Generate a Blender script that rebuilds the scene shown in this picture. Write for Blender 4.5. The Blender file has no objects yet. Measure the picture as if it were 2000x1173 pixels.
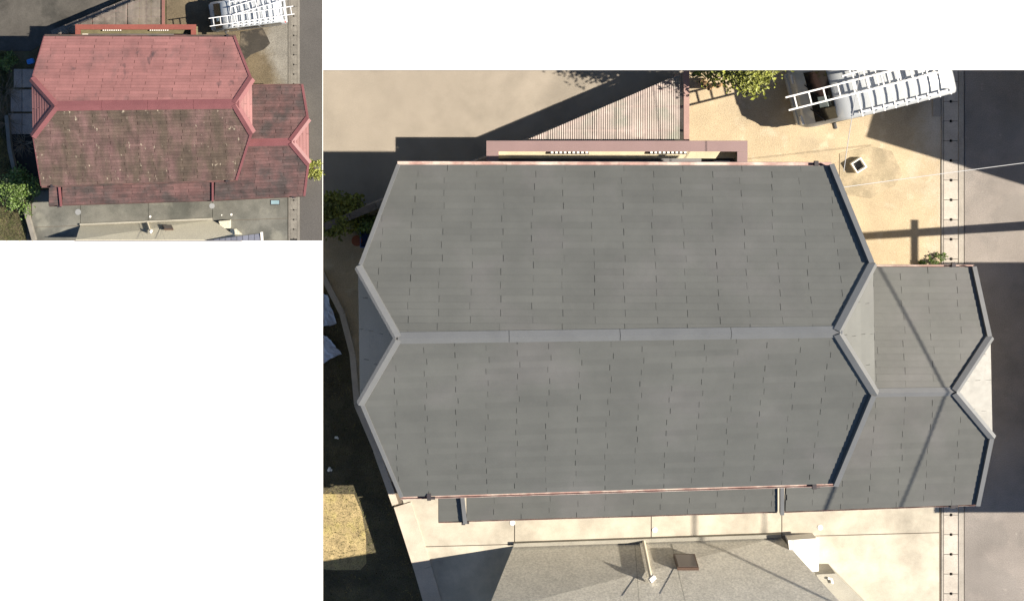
import bpy, math, random
from mathutils import Vector, Matrix
R = math.radians
random.seed(7)
sc = bpy.context.scene
col = sc.collection

# ------------------------------------------------------------------ camera
H, F, NX, NY = 40.0, 2800.0, 900.0, 137.0          # height, focal length in photo pixels, pixel straight below the lens
cam_d = bpy.data.cameras.new('camera'); cam = bpy.data.objects.new('camera', cam_d); col.objects.link(cam)
cam.location = (0, 0, H); cam.rotation_euler = (0, 0, 0)
cam_d.sensor_width = 36.0; cam_d.lens = F / 2000 * 36.0
cam_d.shift_x = (1000 - NX) / 2000; cam_d.shift_y = -(586.5 - NY) / 2000
cam_d.clip_start = 0.5; cam_d.clip_end = 1500
sc.camera = cam
sc.render.resolution_x = 1024; sc.render.resolution_y = 600
# ------------------------------------------------------------------ sky and sun
SUN_EL = 40
w = bpy.data.worlds.new('World'); sc.world = w; w.use_nodes = True
nt = w.node_tree; nt.nodes.clear()
sky = nt.nodes.new('ShaderNodeTexSky'); sky.sky_type = 'NISHITA'; sky.sun_disc = False
sky.sun_elevation = R(SUN_EL); sky.sun_rotation = R(90); sky.dust_density = 0.2; sky.ozone_density = 4.0
bg = nt.nodes.new('ShaderNodeBackground'); bg.inputs['Strength'].default_value = 0.05
wo = nt.nodes.new('ShaderNodeOutputWorld')
nt.links.new(sky.outputs[0], bg.inputs[0]); nt.links.new(bg.outputs[0], wo.inputs[0])
sl = bpy.data.lights.new('sun', 'SUN'); sl.energy = 4.8; sl.angle = R(0.6); sl.color = (1.0, 0.89, 0.74)
so = bpy.data.objects.new('sun', sl); col.objects.link(so); so.rotation_euler = (0, R(90 - SUN_EL), 0); so.location = (40, 0, 40)
vs = sc.view_settings; vs.view_transform = 'Standard'; vs.look = 'None'; vs.exposure = 1.2; vs.gamma = 1
vs.use_curve_mapping = False

# ------------------------------------------------------------------ pixel to place
def P(px, py, z=0.0):
    k = (H - z) / F
    return Vector(((px - NX) * k, -(py - NY) * k, z))
def PL(px, py, plane):
    n, d = plane                                   # n.p = d
    ray = Vector(((px - NX) / F, -(py - NY) / F, -1.0)); o = Vector((0, 0, H))
    t = (d - n.dot(o)) / n.dot(ray)
    return o + ray * t
def plane3(a, b, c):
    n = (b - a).cross(c - a).normalized()
    if n.z < 0: n = -n
    return n, n.dot(a)

# ------------------------------------------------------------------ materials
def mat(name, c, rough=0.8, var=0.2, scale=1.5, fine=0.12, fscale=40, second=None, thr=(0.5, 0.65), sscale=0.8,
        bump=0.0, bscale=60, island=0.0, metal=0.0, spec=0.5, stretch=(1, 1, 1), third=None, thr3=(0.6, 0.7), s3=4.0,
        alpha=None, coat=0.0, seed=0.0, detail=6, xmix=None):
    m = bpy.data.materials.new(name); m.use_nodes = True
    t = m.node_tree; N = t.nodes; L = t.links; b = N['Principled BSDF']
    geo = N.new('ShaderNodeNewGeometry'); mp = N.new('ShaderNodeMapping'); mp.inputs['Scale'].default_value = stretch
    mp.inputs['Location'].default_value = (seed * 7.3, seed * 3.1, seed)
    L.new(geo.outputs['Position'], mp.inputs['Vector'])
    def noise(s, d=detail, r=0.6, v=None):
        n = N.new('ShaderNodeTexNoise'); n.inputs['Scale'].default_value = s; n.inputs['Detail'].default_value = d
        n.inputs['Roughness'].default_value = r; L.new(v or mp.outputs[0], n.inputs['Vector']); return n.outputs['Fac']
    def rng(sock, a, b2, lo, hi):
        r_ = N.new('ShaderNodeMapRange'); r_.inputs[1].default_value = a; r_.inputs[2].default_value = b2
        r_.inputs[3].default_value = lo; r_.inputs[4].default_value = hi; L.new(sock, r_.inputs[0]); return r_.outputs[0]
    def mix(f, a, b2, mode='MIX'):
        x = N.new('ShaderNodeMix'); x.data_type = 'RGBA'; x.blend_type = mode
        if isinstance(f, float): x.inputs[0].default_value = f
        else: L.new(f, x.inputs[0])
        for s, i in ((a, 6), (b2, 7)):
            if isinstance(s, tuple): x.inputs[i].default_value = (*s, 1)
            else: L.new(s, x.inputs[i])
        return x.outputs[2]
    def scalec(csock, f):
        v = N.new('ShaderNodeVectorMath'); v.operation = 'SCALE'; L.new(csock, v.inputs[0]); L.new(f, v.inputs['Scale']); return v.outputs[0]
    cur = mix(0.0, c, c)
    if second is not None: cur = mix(rng(noise(sscale), thr[0], thr[1], 0, 1), cur, second)
    if third is not None: cur = mix(rng(noise(s3, 3, 0.5), thr3[0], thr3[1], 0, 1), cur, third)
    if xmix is not None:                               # another surface laid towards one side of the place
        sx = N.new('ShaderNodeSeparateXYZ'); L.new(geo.outputs['Position'], sx.inputs[0])
        ad = N.new('ShaderNodeMath'); ad.operation = 'MULTIPLY_ADD'; L.new(noise(xmix[3]), ad.inputs[0]); ad.inputs[1].default_value = xmix[4]
        mu = N.new('ShaderNodeMath'); mu.operation = 'MULTIPLY_ADD'; L.new(sx.outputs[1], mu.inputs[0]); mu.inputs[1].default_value = xmix[5]; L.new(sx.outputs[0], mu.inputs[2])
        L.new(mu.outputs[0], ad.inputs[2]); cur = mix(rng(ad.outputs[0], xmix[0], xmix[1], 0, 1), cur, xmix[2])
    if var: cur = scalec(cur, rng(noise(scale), 0.3, 0.7, 1 - var, 1 + var))
    if fine: cur = scalec(cur, rng(noise(fscale, 2, 0.7, geo.outputs['Position']), 0.3, 0.7, 1 - fine, 1 + fine))
    if island:
        oi = N.new('ShaderNodeObjectInfo'); ad = N.new('ShaderNodeMath'); ad.operation = 'ADD'
        L.new(geo.outputs['Random Per Island'], ad.inputs[0]); L.new(oi.outputs['Random'], ad.inputs[1])
        fr = N.new('ShaderNodeMath'); fr.operation = 'FRACT'; L.new(ad.outputs[0], fr.inputs[0])
        cur = scalec(cur, rng(fr.outputs[0], 0, 1, 1 - island, 1 + island))
    L.new(cur, b.inputs['Base Color'])
    b.inputs['Metallic'].default_value = metal; b.inputs['Specular IOR Level'].default_value = spec
    L.new(rng(noise(6, 3), 0.3, 0.7, max(0.02, rough - 0.03), min(1, rough + 0.03)), b.inputs['Roughness'])
    b.inputs['Coat Weight'].default_value = coat
    if bump:
        bp = N.new('ShaderNodeBump'); bp.inputs['Strength'].default_value = bump; bp.inputs['Distance'].default_value = 0.02
        L.new(noise(bscale, 4, 0.65, geo.outputs['Position']), bp.inputs['Height']); L.new(bp.outputs[0], b.inputs['Normal'])
    if alpha is not None: b.inputs['Alpha'].default_value = alpha
    return m
M = {}
M['white'] = mat('white_deck_paint', (0.86, 0.86, 0.86), 0.9, var=0, fine=0)
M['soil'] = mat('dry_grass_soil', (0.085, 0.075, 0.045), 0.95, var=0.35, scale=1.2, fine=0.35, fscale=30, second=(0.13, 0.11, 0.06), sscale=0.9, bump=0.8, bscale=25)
M['dry'] = mat('sunlit_dry_lawn', (0.34, 0.27, 0.14), 0.95, var=0.3, scale=3, fine=0.3, fscale=30, second=(0.28, 0.24, 0.10), sscale=1.5, bump=0.8, bscale=25)  # dry grass colour, with the brightness of the sunlit patch put in
M['yard'] = mat('sandy_yard', (0.42, 0.345, 0.235), 0.95, var=0.13, scale=0.9, fine=0.18, fscale=35, second=(0.33, 0.28, 0.20), thr=(0.5, 0.7), sscale=0.55, bump=0.5, bscale=30, third=(0.47, 0.40, 0.29), thr3=(0.58, 0.7), s3=2.5, xmix=(13.6, 14.9, (0.44, 0.41, 0.36), 0.9, 3.0, 0.25))
M['yard_conc'] = mat('yard_concrete', (0.40, 0.345, 0.27), 0.9, var=0.12, scale=1.3, fine=0.12, fscale=45, second=(0.31, 0.275, 0.22), sscale=0.7, bump=0.3)
M['damp'] = mat('damp_patch', (0.29, 0.245, 0.165), 0.85, var=0.2, scale=2, fine=0.2, second=(0.385, 0.32, 0.22), thr=(0.42, 0.6), sscale=1.6, bump=0.4)
M['slab'] = mat('pale_concrete', (0.455, 0.42, 0.35), 0.9, var=0.2, scale=1.4, fine=0.07, fscale=40, second=(0.35, 0.325, 0.27), thr=(0.48, 0.66), sscale=0.6, bump=0.2, island=0.05)
M['joint'] = mat('joint_soil', (0.12, 0.10, 0.08), 0.95)
M['road'] = mat('asphalt', (0.235, 0.215, 0.20), 0.9, var=0.14, scale=0.8, fine=0.35, fscale=45, second=(0.205, 0.19, 0.178), thr=(0.5, 0.56), sscale=0.45, bump=0.5, bscale=80, third=(0.29, 0.27, 0.25), thr3=(0.68, 0.74), s3=3)
M['side_road'] = mat('side_road_asphalt', (0.28, 0.25, 0.21), 0.9, var=0.12, scale=0.7, fine=0.2, fscale=60, bump=0.4, second=(0.24, 0.215, 0.18), sscale=0.5)
M['drain'] = mat('drain_concrete', (0.40, 0.37, 0.33), 0.9, var=0.15, scale=2, fine=0.15, island=0.12, bump=0.3)
M['kerb'] = mat('kerb_concrete', (0.31, 0.29, 0.26), 0.9, var=0.2, scale=2, fine=0.15, bump=0.3)
M['hole'] = mat('dark_hollow', (0.02, 0.02, 0.02), 0.95, var=0)
M['shingle'] = mat('charcoal_shingle', (0.100, 0.104, 0.098), 0.44, var=0.10, scale=0.9, fine=0.05, fscale=70, second=(0.112, 0.113, 0.110), sscale=0.5, island=0.05, bump=0.12, bscale=110, spec=0.5)
M['underlay'] = mat('roof_underlay', (0.062, 0.063, 0.062), 0.8, var=0.1)
M['cap'] = mat('grey_metal_cap', (0.17, 0.176, 0.18), 0.42, var=0.06, scale=2, fine=0.03, metal=0.25)
M['gutter'] = mat('pink_gutter', (0.36, 0.24, 0.22), 0.55, var=0.2, scale=3, fine=0.1, second=(0.52, 0.44, 0.40), thr=(0.45, 0.6), sscale=2.0)
M['gutter_dark'] = mat('dark_bracket', (0.03, 0.025, 0.03), 0.6)
M['siding'] = mat('beige_siding', (0.50, 0.44, 0.32), 0.8, var=0.1, bump=0.3)
M['mauve'] = mat('mauve_cap_metal', (0.225, 0.155, 0.158), 0.5, var=0.08, scale=1, fine=0.05)
M['cream'] = mat('cream_lining', (0.56, 0.50, 0.36), 0.8, var=0.12, scale=2)
M['balc_floor'] = mat('balcony_floor', (0.16, 0.16, 0.17), 0.8, var=0.15)
M['corr'] = mat('corrugated_plastic', (0.33, 0.275, 0.255), 0.45, var=0.2, scale=1.6, fine=0.1, alpha=0.66, second=(0.25, 0.26, 0.22), sscale=1.1, third=(0.40, 0.33, 0.31), thr3=(0.55, 0.65), s3=2.0)
M['frame'] = mat('pink_steel_frame', (0.34, 0.215, 0.195), 0.55, var=0.1)
M['block'] = mat('dark_block', (0.17, 0.15, 0.135), 0.95, var=0.3, scale=3, fine=0.2, island=0.2, bump=0.5)
M['ret'] = mat('retaining_concrete', (0.48, 0.42, 0.35), 0.9, var=0.15, scale=2, fine=0.1, bump=0.3)
M['stucco'] = mat('cream_stucco', (0.60, 0.58, 0.51), 0.9, var=0.08, scale=2, fine=0.2, fscale=16, bump=0.55, bscale=34)
M['pipe'] = mat('cream_pipe', (0.74, 0.68, 0.55), 0.5, var=0.05)
M['brownpane'] = mat('brown_window_frame', (0.10, 0.065, 0.05), 0.4, var=0.1)
M['pane'] = mat('window_pane', (0.16, 0.14, 0.13), 0.12, var=0.05, fine=0)
M['whitep'] = mat('white_plastic', (0.85, 0.83, 0.78), 0.5, var=0.04)
M['greyw'] = mat('grey_porch_wall', (0.30, 0.29, 0.25), 0.9, var=0.15, fine=0.15, bump=0.4)
M['car'] = mat('van_white_paint', (0.40, 0.43, 0.46), 0.28, var=0.02, fine=0, coat=0.6)
M['glass'] = mat('van_dark_glass', (0.012, 0.014, 0.016), 0.06, var=0, fine=0, spec=0.6)
M['tyre'] = mat('tyre_rubber', (0.025, 0.025, 0.025), 0.85)
M['rim'] = mat('rim_steel', (0.45, 0.45, 0.46), 0.35, metal=0.7)
M['blackp'] = mat('black_plastic', (0.03, 0.03, 0.032), 0.55)
M['lamp'] = mat('lamp_lens', (0.65, 0.66, 0.66), 0.1, var=0)
M['redlamp'] = mat('red_lens', (0.35, 0.02, 0.02), 0.15, var=0)
M['alu'] = mat('ladder_aluminium', (0.78, 0.79, 0.80), 0.4, var=0.04, metal=0.15)
M['paper'] = mat('pale_card', (0.55, 0.66, 0.66), 0.8, var=0.05)
M['leaf'] = mat('leaf_green', (0.075, 0.125, 0.022), 0.55, var=0.3, scale=4, fine=0, island=0.5)
M['leaf2'] = mat('leaf_yellow_green', (0.17, 0.19, 0.03), 0.55, var=0.3, scale=4, fine=0, island=0.45)
M['bark'] = mat('bark', (0.10, 0.07, 0.045), 0.95, var=0.3, bump=0.6)
M['twig'] = mat('dry_twig', (0.19, 0.16, 0.12), 0.9, var=0.3)
M['grass'] = mat('grass_blade', (0.09, 0.10, 0.035), 0.8, var=0.3, island=0.5, second=(0.26, 0.20, 0.08), sscale=1.5)
M['bamboo'] = mat('tan_pole', (0.42, 0.26, 0.13), 0.6, var=0.2)
M['tarp'] = mat('pale_blue_sheet', (0.52, 0.58, 0.72), 0.5, var=0.12, scale=5)
M['blue'] = mat('blue_plastic', (0.05, 0.10, 0.28), 0.5)
M['brightblue'] = mat('bright_blue_plastic', (0.02, 0.16, 0.50), 0.5)
M['orange'] = mat('terracotta', (0.30, 0.10, 0.05), 0.8)
M['cable'] = mat('pale_cable', (0.42, 0.43, 0.44), 0.5, var=0)
M['wire'] = mat('black_wire', (0.03, 0.03, 0.03), 0.6, var=0)
M['pole'] = mat('pole_concrete', (0.35, 0.34, 0.32), 0.9)
# the weathered site, its base colours also darkened for overcast light
M['b_yard'] = mat('b_brown_yard', (0.105, 0.085, 0.055), 0.95, var=0.22, scale=2.2, fine=0.4, fscale=70, second=(0.14, 0.115, 0.075), sscale=1.5, bump=0.4, bscale=70, xmix=(-4.15, -3.75, (0.165, 0.158, 0.14), 2.2, 1.1, 0.25))
M['b_yconc'] = mat('b_yard_concrete', (0.185, 0.17, 0.14), 0.95, var=0.2, scale=2.5, fine=0.25, fscale=80, second=(0.14, 0.12, 0.085), sscale=1.6)
M['b_damp'] = mat('b_dark_patch', (0.026, 0.023, 0.019), 0.8, var=0.3, scale=5, fine=0.3, fscale=60, second=(0.10, 0.085, 0.065), thr=(0.52, 0.66), sscale=3.0)
M['b_slab'] = mat('b_weathered_concrete', (0.135, 0.135, 0.12), 0.9, var=0.22, scale=2.0, fine=0.18, fscale=60, second=(0.07, 0.073, 0.065), thr=(0.46, 0.66), sscale=1.1, third=(0.20, 0.20, 0.17), thr3=(0.58, 0.72), s3=1.7)
M['b_road'] = mat('b_asphalt', (0.074, 0.071, 0.068), 0.9, var=0.1, scale=1.5, fine=0.4, fscale=90)
M['b_side'] = mat('b_side_road', (0.066, 0.062, 0.055), 0.9, var=0.3, scale=1.8, fine=0.25, fscale=70, second=(0.035, 0.034, 0.03), sscale=1.5)
M['b_drain'] = mat('b_drain_concrete', (0.17, 0.16, 0.14), 0.9, var=0.2, scale=4, fine=0.3, fscale=80, island=0.15)
M['b_soil'] = mat('b_rough_grass_soil', (0.085, 0.07, 0.04), 0.95, var=0.4, scale=4, fine=0.5, fscale=50, second=(0.05, 0.06, 0.022), sscale=2.5)
RED = (0.225, 0.103, 0.100)
M['b_red'] = mat('faded_red_shingle', RED, 0.75, var=0.14, scale=3.0, fine=0.12, fscale=60, second=(0.16, 0.082, 0.08), thr=(0.52, 0.68), sscale=1.7, island=0.10, third=(0.075, 0.045, 0.048), thr3=(0.66, 0.74), s3=2.6, stretch=(1, 0.55, 1))
M['b_moss'] = mat('mossy_red_shingle', (0.135, 0.078, 0.075), 0.85, var=0.30, scale=4.5, fine=0.28, fscale=55, second=(0.075, 0.055, 0.042), thr=(0.36, 0.58), sscale=1.5, island=0.16, third=(0.30, 0.26, 0.20), thr3=(0.67, 0.72), s3=10.0, stretch=(1.6, 0.5, 1), seed=3)
M['b_dark'] = mat('dark_red_shingle', (0.115, 0.062, 0.060), 0.85, var=0.28, scale=4, fine=0.25, fscale=55, second=(0.055, 0.043, 0.042), thr=(0.42, 0.62), sscale=2.2, island=0.2, seed=5)  # darker red for the annex, pent roof and gutters
M['b_cap'] = mat('red_metal_cap', (0.175, 0.066, 0.070), 0.55, var=0.12, scale=3, fine=0.08)
M['b_under'] = mat('red_underlay', (0.045, 0.022, 0.022), 0.9)
M['b_balc'] = mat('red_balcony_cap', (0.20, 0.062, 0.048), 0.55, var=0.15)
M['b_corr'] = mat('grimy_corrugated_plastic', (0.17, 0.145, 0.125), 0.5, var=0.3, scale=3, fine=0.1, alpha=0.75, second=(0.07, 0.06, 0.05), sscale=2.2)
M['b_frame'] = mat('faded_pink_frame', (0.21, 0.10, 0.085), 0.6, var=0.15)
M['b_stucco'] = mat('b_pale_stucco', (0.50, 0.48, 0.39), 0.9, var=0.08, fine=0.12, fscale=40, bump=0.8, bscale=30)
M['b_lining'] = mat('b_shaded_lining', (0.13, 0.115, 0.065), 0.85, var=0.3, scale=3)  # cream lining darkened to paint the shade inside the balcony
M['added_dark_floor'] = mat('added_dark_floor_tone', (0.13, 0.115, 0.10), 0.95, var=0.35, scale=1.5, fine=0.2, second=(0.07, 0.08, 0.05), sscale=1.3)  # dark tone to dim what shows through the clear roof
M['b_paver'] = mat('b_pink_paver', (0.34, 0.29, 0.26), 0.95, var=0.2, scale=4, fine=0.25, fscale=60, island=0.1)
M['b_car'] = mat('b_van_paint', (0.34, 0.37, 0.40), 0.3, var=0.02, fine=0, coat=0.5)
M['b_tile'] = mat('b_blue_grey_tile', (0.14, 0.15, 0.19), 0.5, var=0.15, island=0.15)
M['lidgrey'] = mat('lid_grey', (0.22, 0.23, 0.24), 0.6)
M['lidblue'] = mat('lid_pale_blue', (0.22, 0.33, 0.38), 0.5)

# ------------------------------------------------------------------ mesh helpers
OFF = {}
def tag(o, label=None, cat=None, group=None, kind=None):
    if label: o['label'] = label
    if cat: o['category'] = cat
    if group: o['group'] = group
    if kind: o['kind'] = kind
    return o
def empty(name, loc, label, cat, group=None):
    o = bpy.data.objects.new(name, None); col.objects.link(o); o.location = loc; o.empty_display_size = 0.2
    OFF[o.name] = Vector(loc)
    return tag(o, label, cat, group)
class MB:
    def __init__(s): s.v = []; s.f = []
    def face(s, pts):
        i = len(s.v); s.v += [Vector(p) for p in pts]; s.f.append(list(range(i, i + len(pts))))
    def prism(s, top, bot):                           # two loops of equal length
        n = len(top); i = len(s.v); s.v += [Vector(p) for p in top] + [Vector(p) for p in bot]
        s.f.append(list(range(i, i + n))); s.f.append(list(range(i + 2 * n - 1, i + n - 1, -1)))
        for a in range(n):
            b = (a + 1) % n; s.f.append([i + a, i + n + a, i + n + b, i + b])
    def slab(s, pts, down):                           # polygon + thickness straight down
        s.prism(pts, [Vector(p) - Vector((0, 0, down)) for p in pts])
    def box(s, c, sx, sy, sz, rz=0.0):
        c = Vector(c); m = Matrix.Rotation(rz, 3, 'Z')
        q = [m @ Vector((a * sx / 2, b * sy / 2, 0)) for a, b in ((-1, -1), (1, -1), (1, 1), (-1, 1))]
        s.prism([c + p + Vector((0, 0, sz / 2)) for p in q], [c + p - Vector((0, 0, sz / 2)) for p in q])
    def tube(s, pts, rad, n=8, cap=True):
        pts = [Vector(p) for p in pts]; rings = []
        for k, p in enumerate(pts):
            a = pts[max(0, k - 1)]; b = pts[min(len(pts) - 1, k + 1)]
            d = (b - a).normalized(); up = Vector((0, 0, 1)) if abs(d.z) < 0.9 else Vector((1, 0, 0))
            x = d.cross(up).normalized(); y = x.cross(d)
            r = rad[k] if isinstance(rad, (list, tuple)) else rad
            i = len(s.v); s.v += [p + (x * math.cos(t) + y * math.sin(t)) * r for t in [2 * math.pi * j / n for j in range(n)]]; rings.append(i)
        for a, b in zip(rings, rings[1:]):
            for j in range(n):
                s.f.append([a + j, a + (j + 1) % n, b + (j + 1) % n, b + j])
        if cap:
            s.f.append([rings[0] + j for j in range(n - 1, -1, -1)]); s.f.append([rings[-1] + j for j in range(n)])
    def bar(s, p, q, wd, ht, up=Vector((0, 0, 1))):    # rectangular bar, centred on p-q
        p = Vector(p); q = Vector(q); d = (q - p).normalized(); x = d.cross(up).normalized(); y = x.cross(d).normalized()
        o = [x * wd / 2 + y * ht / 2, -x * wd / 2 + y * ht / 2, -x * wd / 2 - y * ht / 2, x * wd / 2 - y * ht / 2]
        s.prism([q + a for a in o], [p + a for a in o])
    def build(s, name, m, parent=None, smooth=False, bevel=0.0):
        off = Vector((0, 0, 0)); p = parent
        while p is not None:
            if p.name in OFF: off = OFF[p.name]; break
            p = p.parent
        me = bpy.data.meshes.new(name); me.from_pydata([tuple(v - off) for v in s.v], [], s.f); me.validate()
        me.materials.append(M[m] if isinstance(m, str) else m)
        import bmesh
        bm = bmesh.new(); bm.from_mesh(me); bmesh.ops.recalc_face_normals(bm, faces=bm.faces); bm.to_mesh(me); bm.free()
        if smooth: me.polygons.foreach_set('use_smooth', [True] * len(me.polygons))
        o = bpy.data.objects.new(name, me); col.objects.link(o)
        if parent is not None: o.parent = parent
        if bevel:
            bv = o.modifiers.new('bevel', 'BEVEL'); bv.width = bevel; bv.segments = 2; bv.limit_method = 'ANGLE'
        return o
def quad(px0, py0, px1, py1, z): return [P(px0, py1, z), P(px1, py1, z), P(px1, py0, z), P(px0, py0, z)]
def struct(name, pts, down, m, parent=None):
    b = MB(); b.slab(pts, down); o = b.build(name, m, parent)
    if parent is None: o['kind'] = 'structure'
    return o
def clip(poly, a, b, c):                               # keep a*x+b*y<=c, 2D
    out = []
    for i in range(len(poly)):
        p, q = poly[i], poly[(i + 1) % len(poly)]
        dp, dq = a * p[0] + b * p[1] - c, a * q[0] + b * q[1] - c
        if dp <= 0: out.append(p)
        if (dp < 0 < dq) or (dq < 0 < dp):
            t = dp / (dp - dq); out.append((p[0] + t * (q[0] - p[0]), p[1] + t * (q[1] - p[1])))
    return out
def area(poly): return 0.5 * sum(poly[i][0] * poly[(i + 1) % len(poly)][1] - poly[(i + 1) % len(poly)][0] * poly[i][1] for i in range(len(poly)))
def clip_in(poly, conv, inset=0.0):                    # clip by a convex polygon (ccw), inset
    for i in range(len(conv)):
        p, q = conv[i], conv[(i + 1) % len(conv)]
        ex, ey = q[0] - p[0], q[1] - p[1]; l = math.hypot(ex, ey)
        if l < 1e-6: continue
        a, b = ey / l, -ex / l
        poly = clip(poly, a, b, a * p[0] + b * p[1] - inset)
        if len(poly) < 3: return []
    return poly
def inset2(pts, g):                                    # inset a flat convex polygon of Vectors (constant z)
    z = pts[0].z; c = [(p.x, p.y) for p in pts]
    if area(c) < 0: c = c[::-1]
    return [Vector((x, y, z)) for x, y in clip_in(list(c), c, g)]

# ================================================================== SETTING
TD = 5.5                                               # top of the white deck, raised to keep house shadows off it
g = MB(); g.face([(-200, -200, -0.8), (200, -200, -0.8), (200, 200, -0.8), (-200, 200, -0.8)])
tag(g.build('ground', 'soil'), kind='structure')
# white deck: added L standing for the blank surround of the grey-roofed site
dk = [P(-260, -260, TD), P(2350, -260, TD), P(2350, 137, TD), P(630, 137, TD), P(630, 1480, TD), P(-260, 1480, TD)]
deck = struct('deck', dk[::-1], 0.10, 'white')
for px, py in ((-200, -200), (300, -220), (1400, -220), (2300, -220), (-200, 600), (-200, 1440), (300, 1440), (300, 900)):
    b = MB(); p = P(px, py, TD); b.box((p.x, p.y, (TD - 0.1 - 0.8) / 2), 0.25, 0.25, TD - 0.1 + 0.8); b.build('post', 'white', deck)

# --- yard pad of the grey-roofed site
ret_line = [(628, 534), (668, 612), (688, 690), (697, 790), (735, 880), (772, 985), (812, 1110), (838, 1200)]
yard = [P(x, y, -.004) for x, y in ret_line] + [P(1838, 1260, -.004), P(1838, -100, -.004), P(1440, -100, -.004), P(1342, 152, -.004), P(880, 337, -.004), P(620, 447, -.004)]
struct('yard', yard, 0.8, 'yard')
struct('damp_patch', [P(x, y, .009) for x, y in ((1640, 300), (1700, 285), (1742, 295), (1764, 340), (1748, 362), (1700, 388), (1655, 380), (1640, 350))], 0.02, 'damp')
struct('added_dark_floor', [P(x, y, .003) for x, y in ((905, 335), (1338, 335), (1338, 158))], .006, 'added_dark_floor')  # added dark sheet, hides the bright yard below the clear roof
side = [P(x, y, 0.0) for x, y in ((560, -100), (1438, -100), (1340, 150), (878, 335), (610, 445), (560, 470))]
struct('side_road', side, 0.8, 'side_road')
struct('road', [P(1884, 1400), P(2700, 1400), P(2700, -200), P(1884, -200)], 0.8, 'road')
# drain channel and its covers
ch = struct('drain_channel', [P(1838, 1300, -.06), P(1884, 1300, -.06), P(1884, -100, -.06), P(1838, -100, -.06)], 0.74, 'hole')
ke = MB(); ke.slab(quad(1872.5, -90, 1882.5, 1290, .03), 0.09); ke.build('kerb', 'kerb', ch)
ke = MB(); ke.slab(quad(1839, -90, 1842.5, 1290, .02), 0.08); ke.build('edging', 'kerb', ch)
def drain_covers(par, x0, x1, ys, step, z, m, nk, th):
    for y in ys:
        xm = (x0 + x1) / 2; a, b_ = y + 0.5 * nk, y + step - 0.5 * nk
        pts = [(x0, b_), (xm - 3 * nk, b_), (xm - 2.4 * nk, b_ - 2.2 * nk), (xm + 2.4 * nk, b_ - 2.2 * nk), (xm + 3 * nk, b_), (x1, b_), (x1, a), (xm + 3 * nk, a), (xm + 2.4 * nk, a + 2.2 * nk), (xm - 2.4 * nk, a + 2.2 * nk), (xm - 3 * nk, a), (x0, a)]
        b = MB(); b.slab([P(px, py, z + random.uniform(-.002, .002)) for px, py in pts], th); b.build('cover_slab', m, par)
drain_covers(ch, 1843.5, 1871.5, [121.5 + 38.4 * i for i in range(29)], 38.4, 0.015, 'drain', 1.0, 0.06)
st = MB(); st.slab(quad(1822, 60, 1836.5, 228, .03), 0.03); tag(st.build('edge_strip', 'kerb'), kind='structure')
# concrete paving below the house
pv = struct('paving', [P(x, y, .006) for x, y in ((760, 940), (1836, 930), (1836, 1250), (858, 1250))], 0.02, 'joint')
def jl(x): return 1067 - (x - 820) * 0.0275
cols_ = [(800, 1005), (1005, 1272), (1272, 1527), (1527, 1835)]
for x0, x1 in cols_:
    for top in (True, False):
        q = [P(x0, jl(x0), .03), P(x1, jl(x1), .03), P(x1, 950, .03), P(x0, 950, .03)] if top else [P(x0, 1245, .03), P(x1, 1245, .03), P(x1, jl(x1), .03), P(x0, jl(x0), .03)]
        if x0 == 800:
            q = [P(818, jl(818), .03), P(x1, jl(x1), .03), P(x1, 950, .03), P(776, 950, .03)] if top else [P(866, 1245, .03), P(x1, 1245, .03), P(x1, jl(x1), .03), P(819, jl(818), .03)]
        b = MB(); b.slab(inset2(q, 0.012), 0.02); b.build('slab', 'slab', pv)
rr = random.Random(2)
struct('sunlit_dry_lawn', [P(x + rr.uniform(-4, 4), y + rr.uniform(-4, 4), -.79) for x, y in ((560, 968), (600, 966), (640, 962), (690, 966), (706, 1000), (714, 1050), (716, 1100), (702, 1108), (650, 1112), (600, 1110), (560, 1112))][::-1], .009, 'dry')  # paler sheet paints the sunlit patch against the darker shaded soil
# retaining wall
rw = empty('retaining_wall', P(772, 985, -0.8), 'pale concrete retaining wall between the dark garden and the paving, left of the grey house', 'wall')
def wall_seg(par, a, b_, wa, wb, z, m, name='wall_section'):
    mb = MB(); A, B = P(*a, z), P(*b_, z); d = (B - A).normalized(); n = Vector((-d.y, d.x, 0))
    mb.slab([A - n * wa / 2, B - n * wb / 2, B + n * wb / 2, A + n * wa / 2], z + 0.8); mb.build(name, m, par)
for i, (a, b_) in enumerate(zip(ret_line, ret_line[1:])):
    wd = 0.16 if i < 4 else 0.18 if i < 5 else 0.5
    a2 = (a[0] + 14, a[1]) if i >= 5 else a; b2 = (b_[0] + 14, b_[1]) if i >= 5 else b_
    wall_seg(rw, a2, b2, wd, wd, 0.07 + 0.004 * (i % 2), 'ret')

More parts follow.
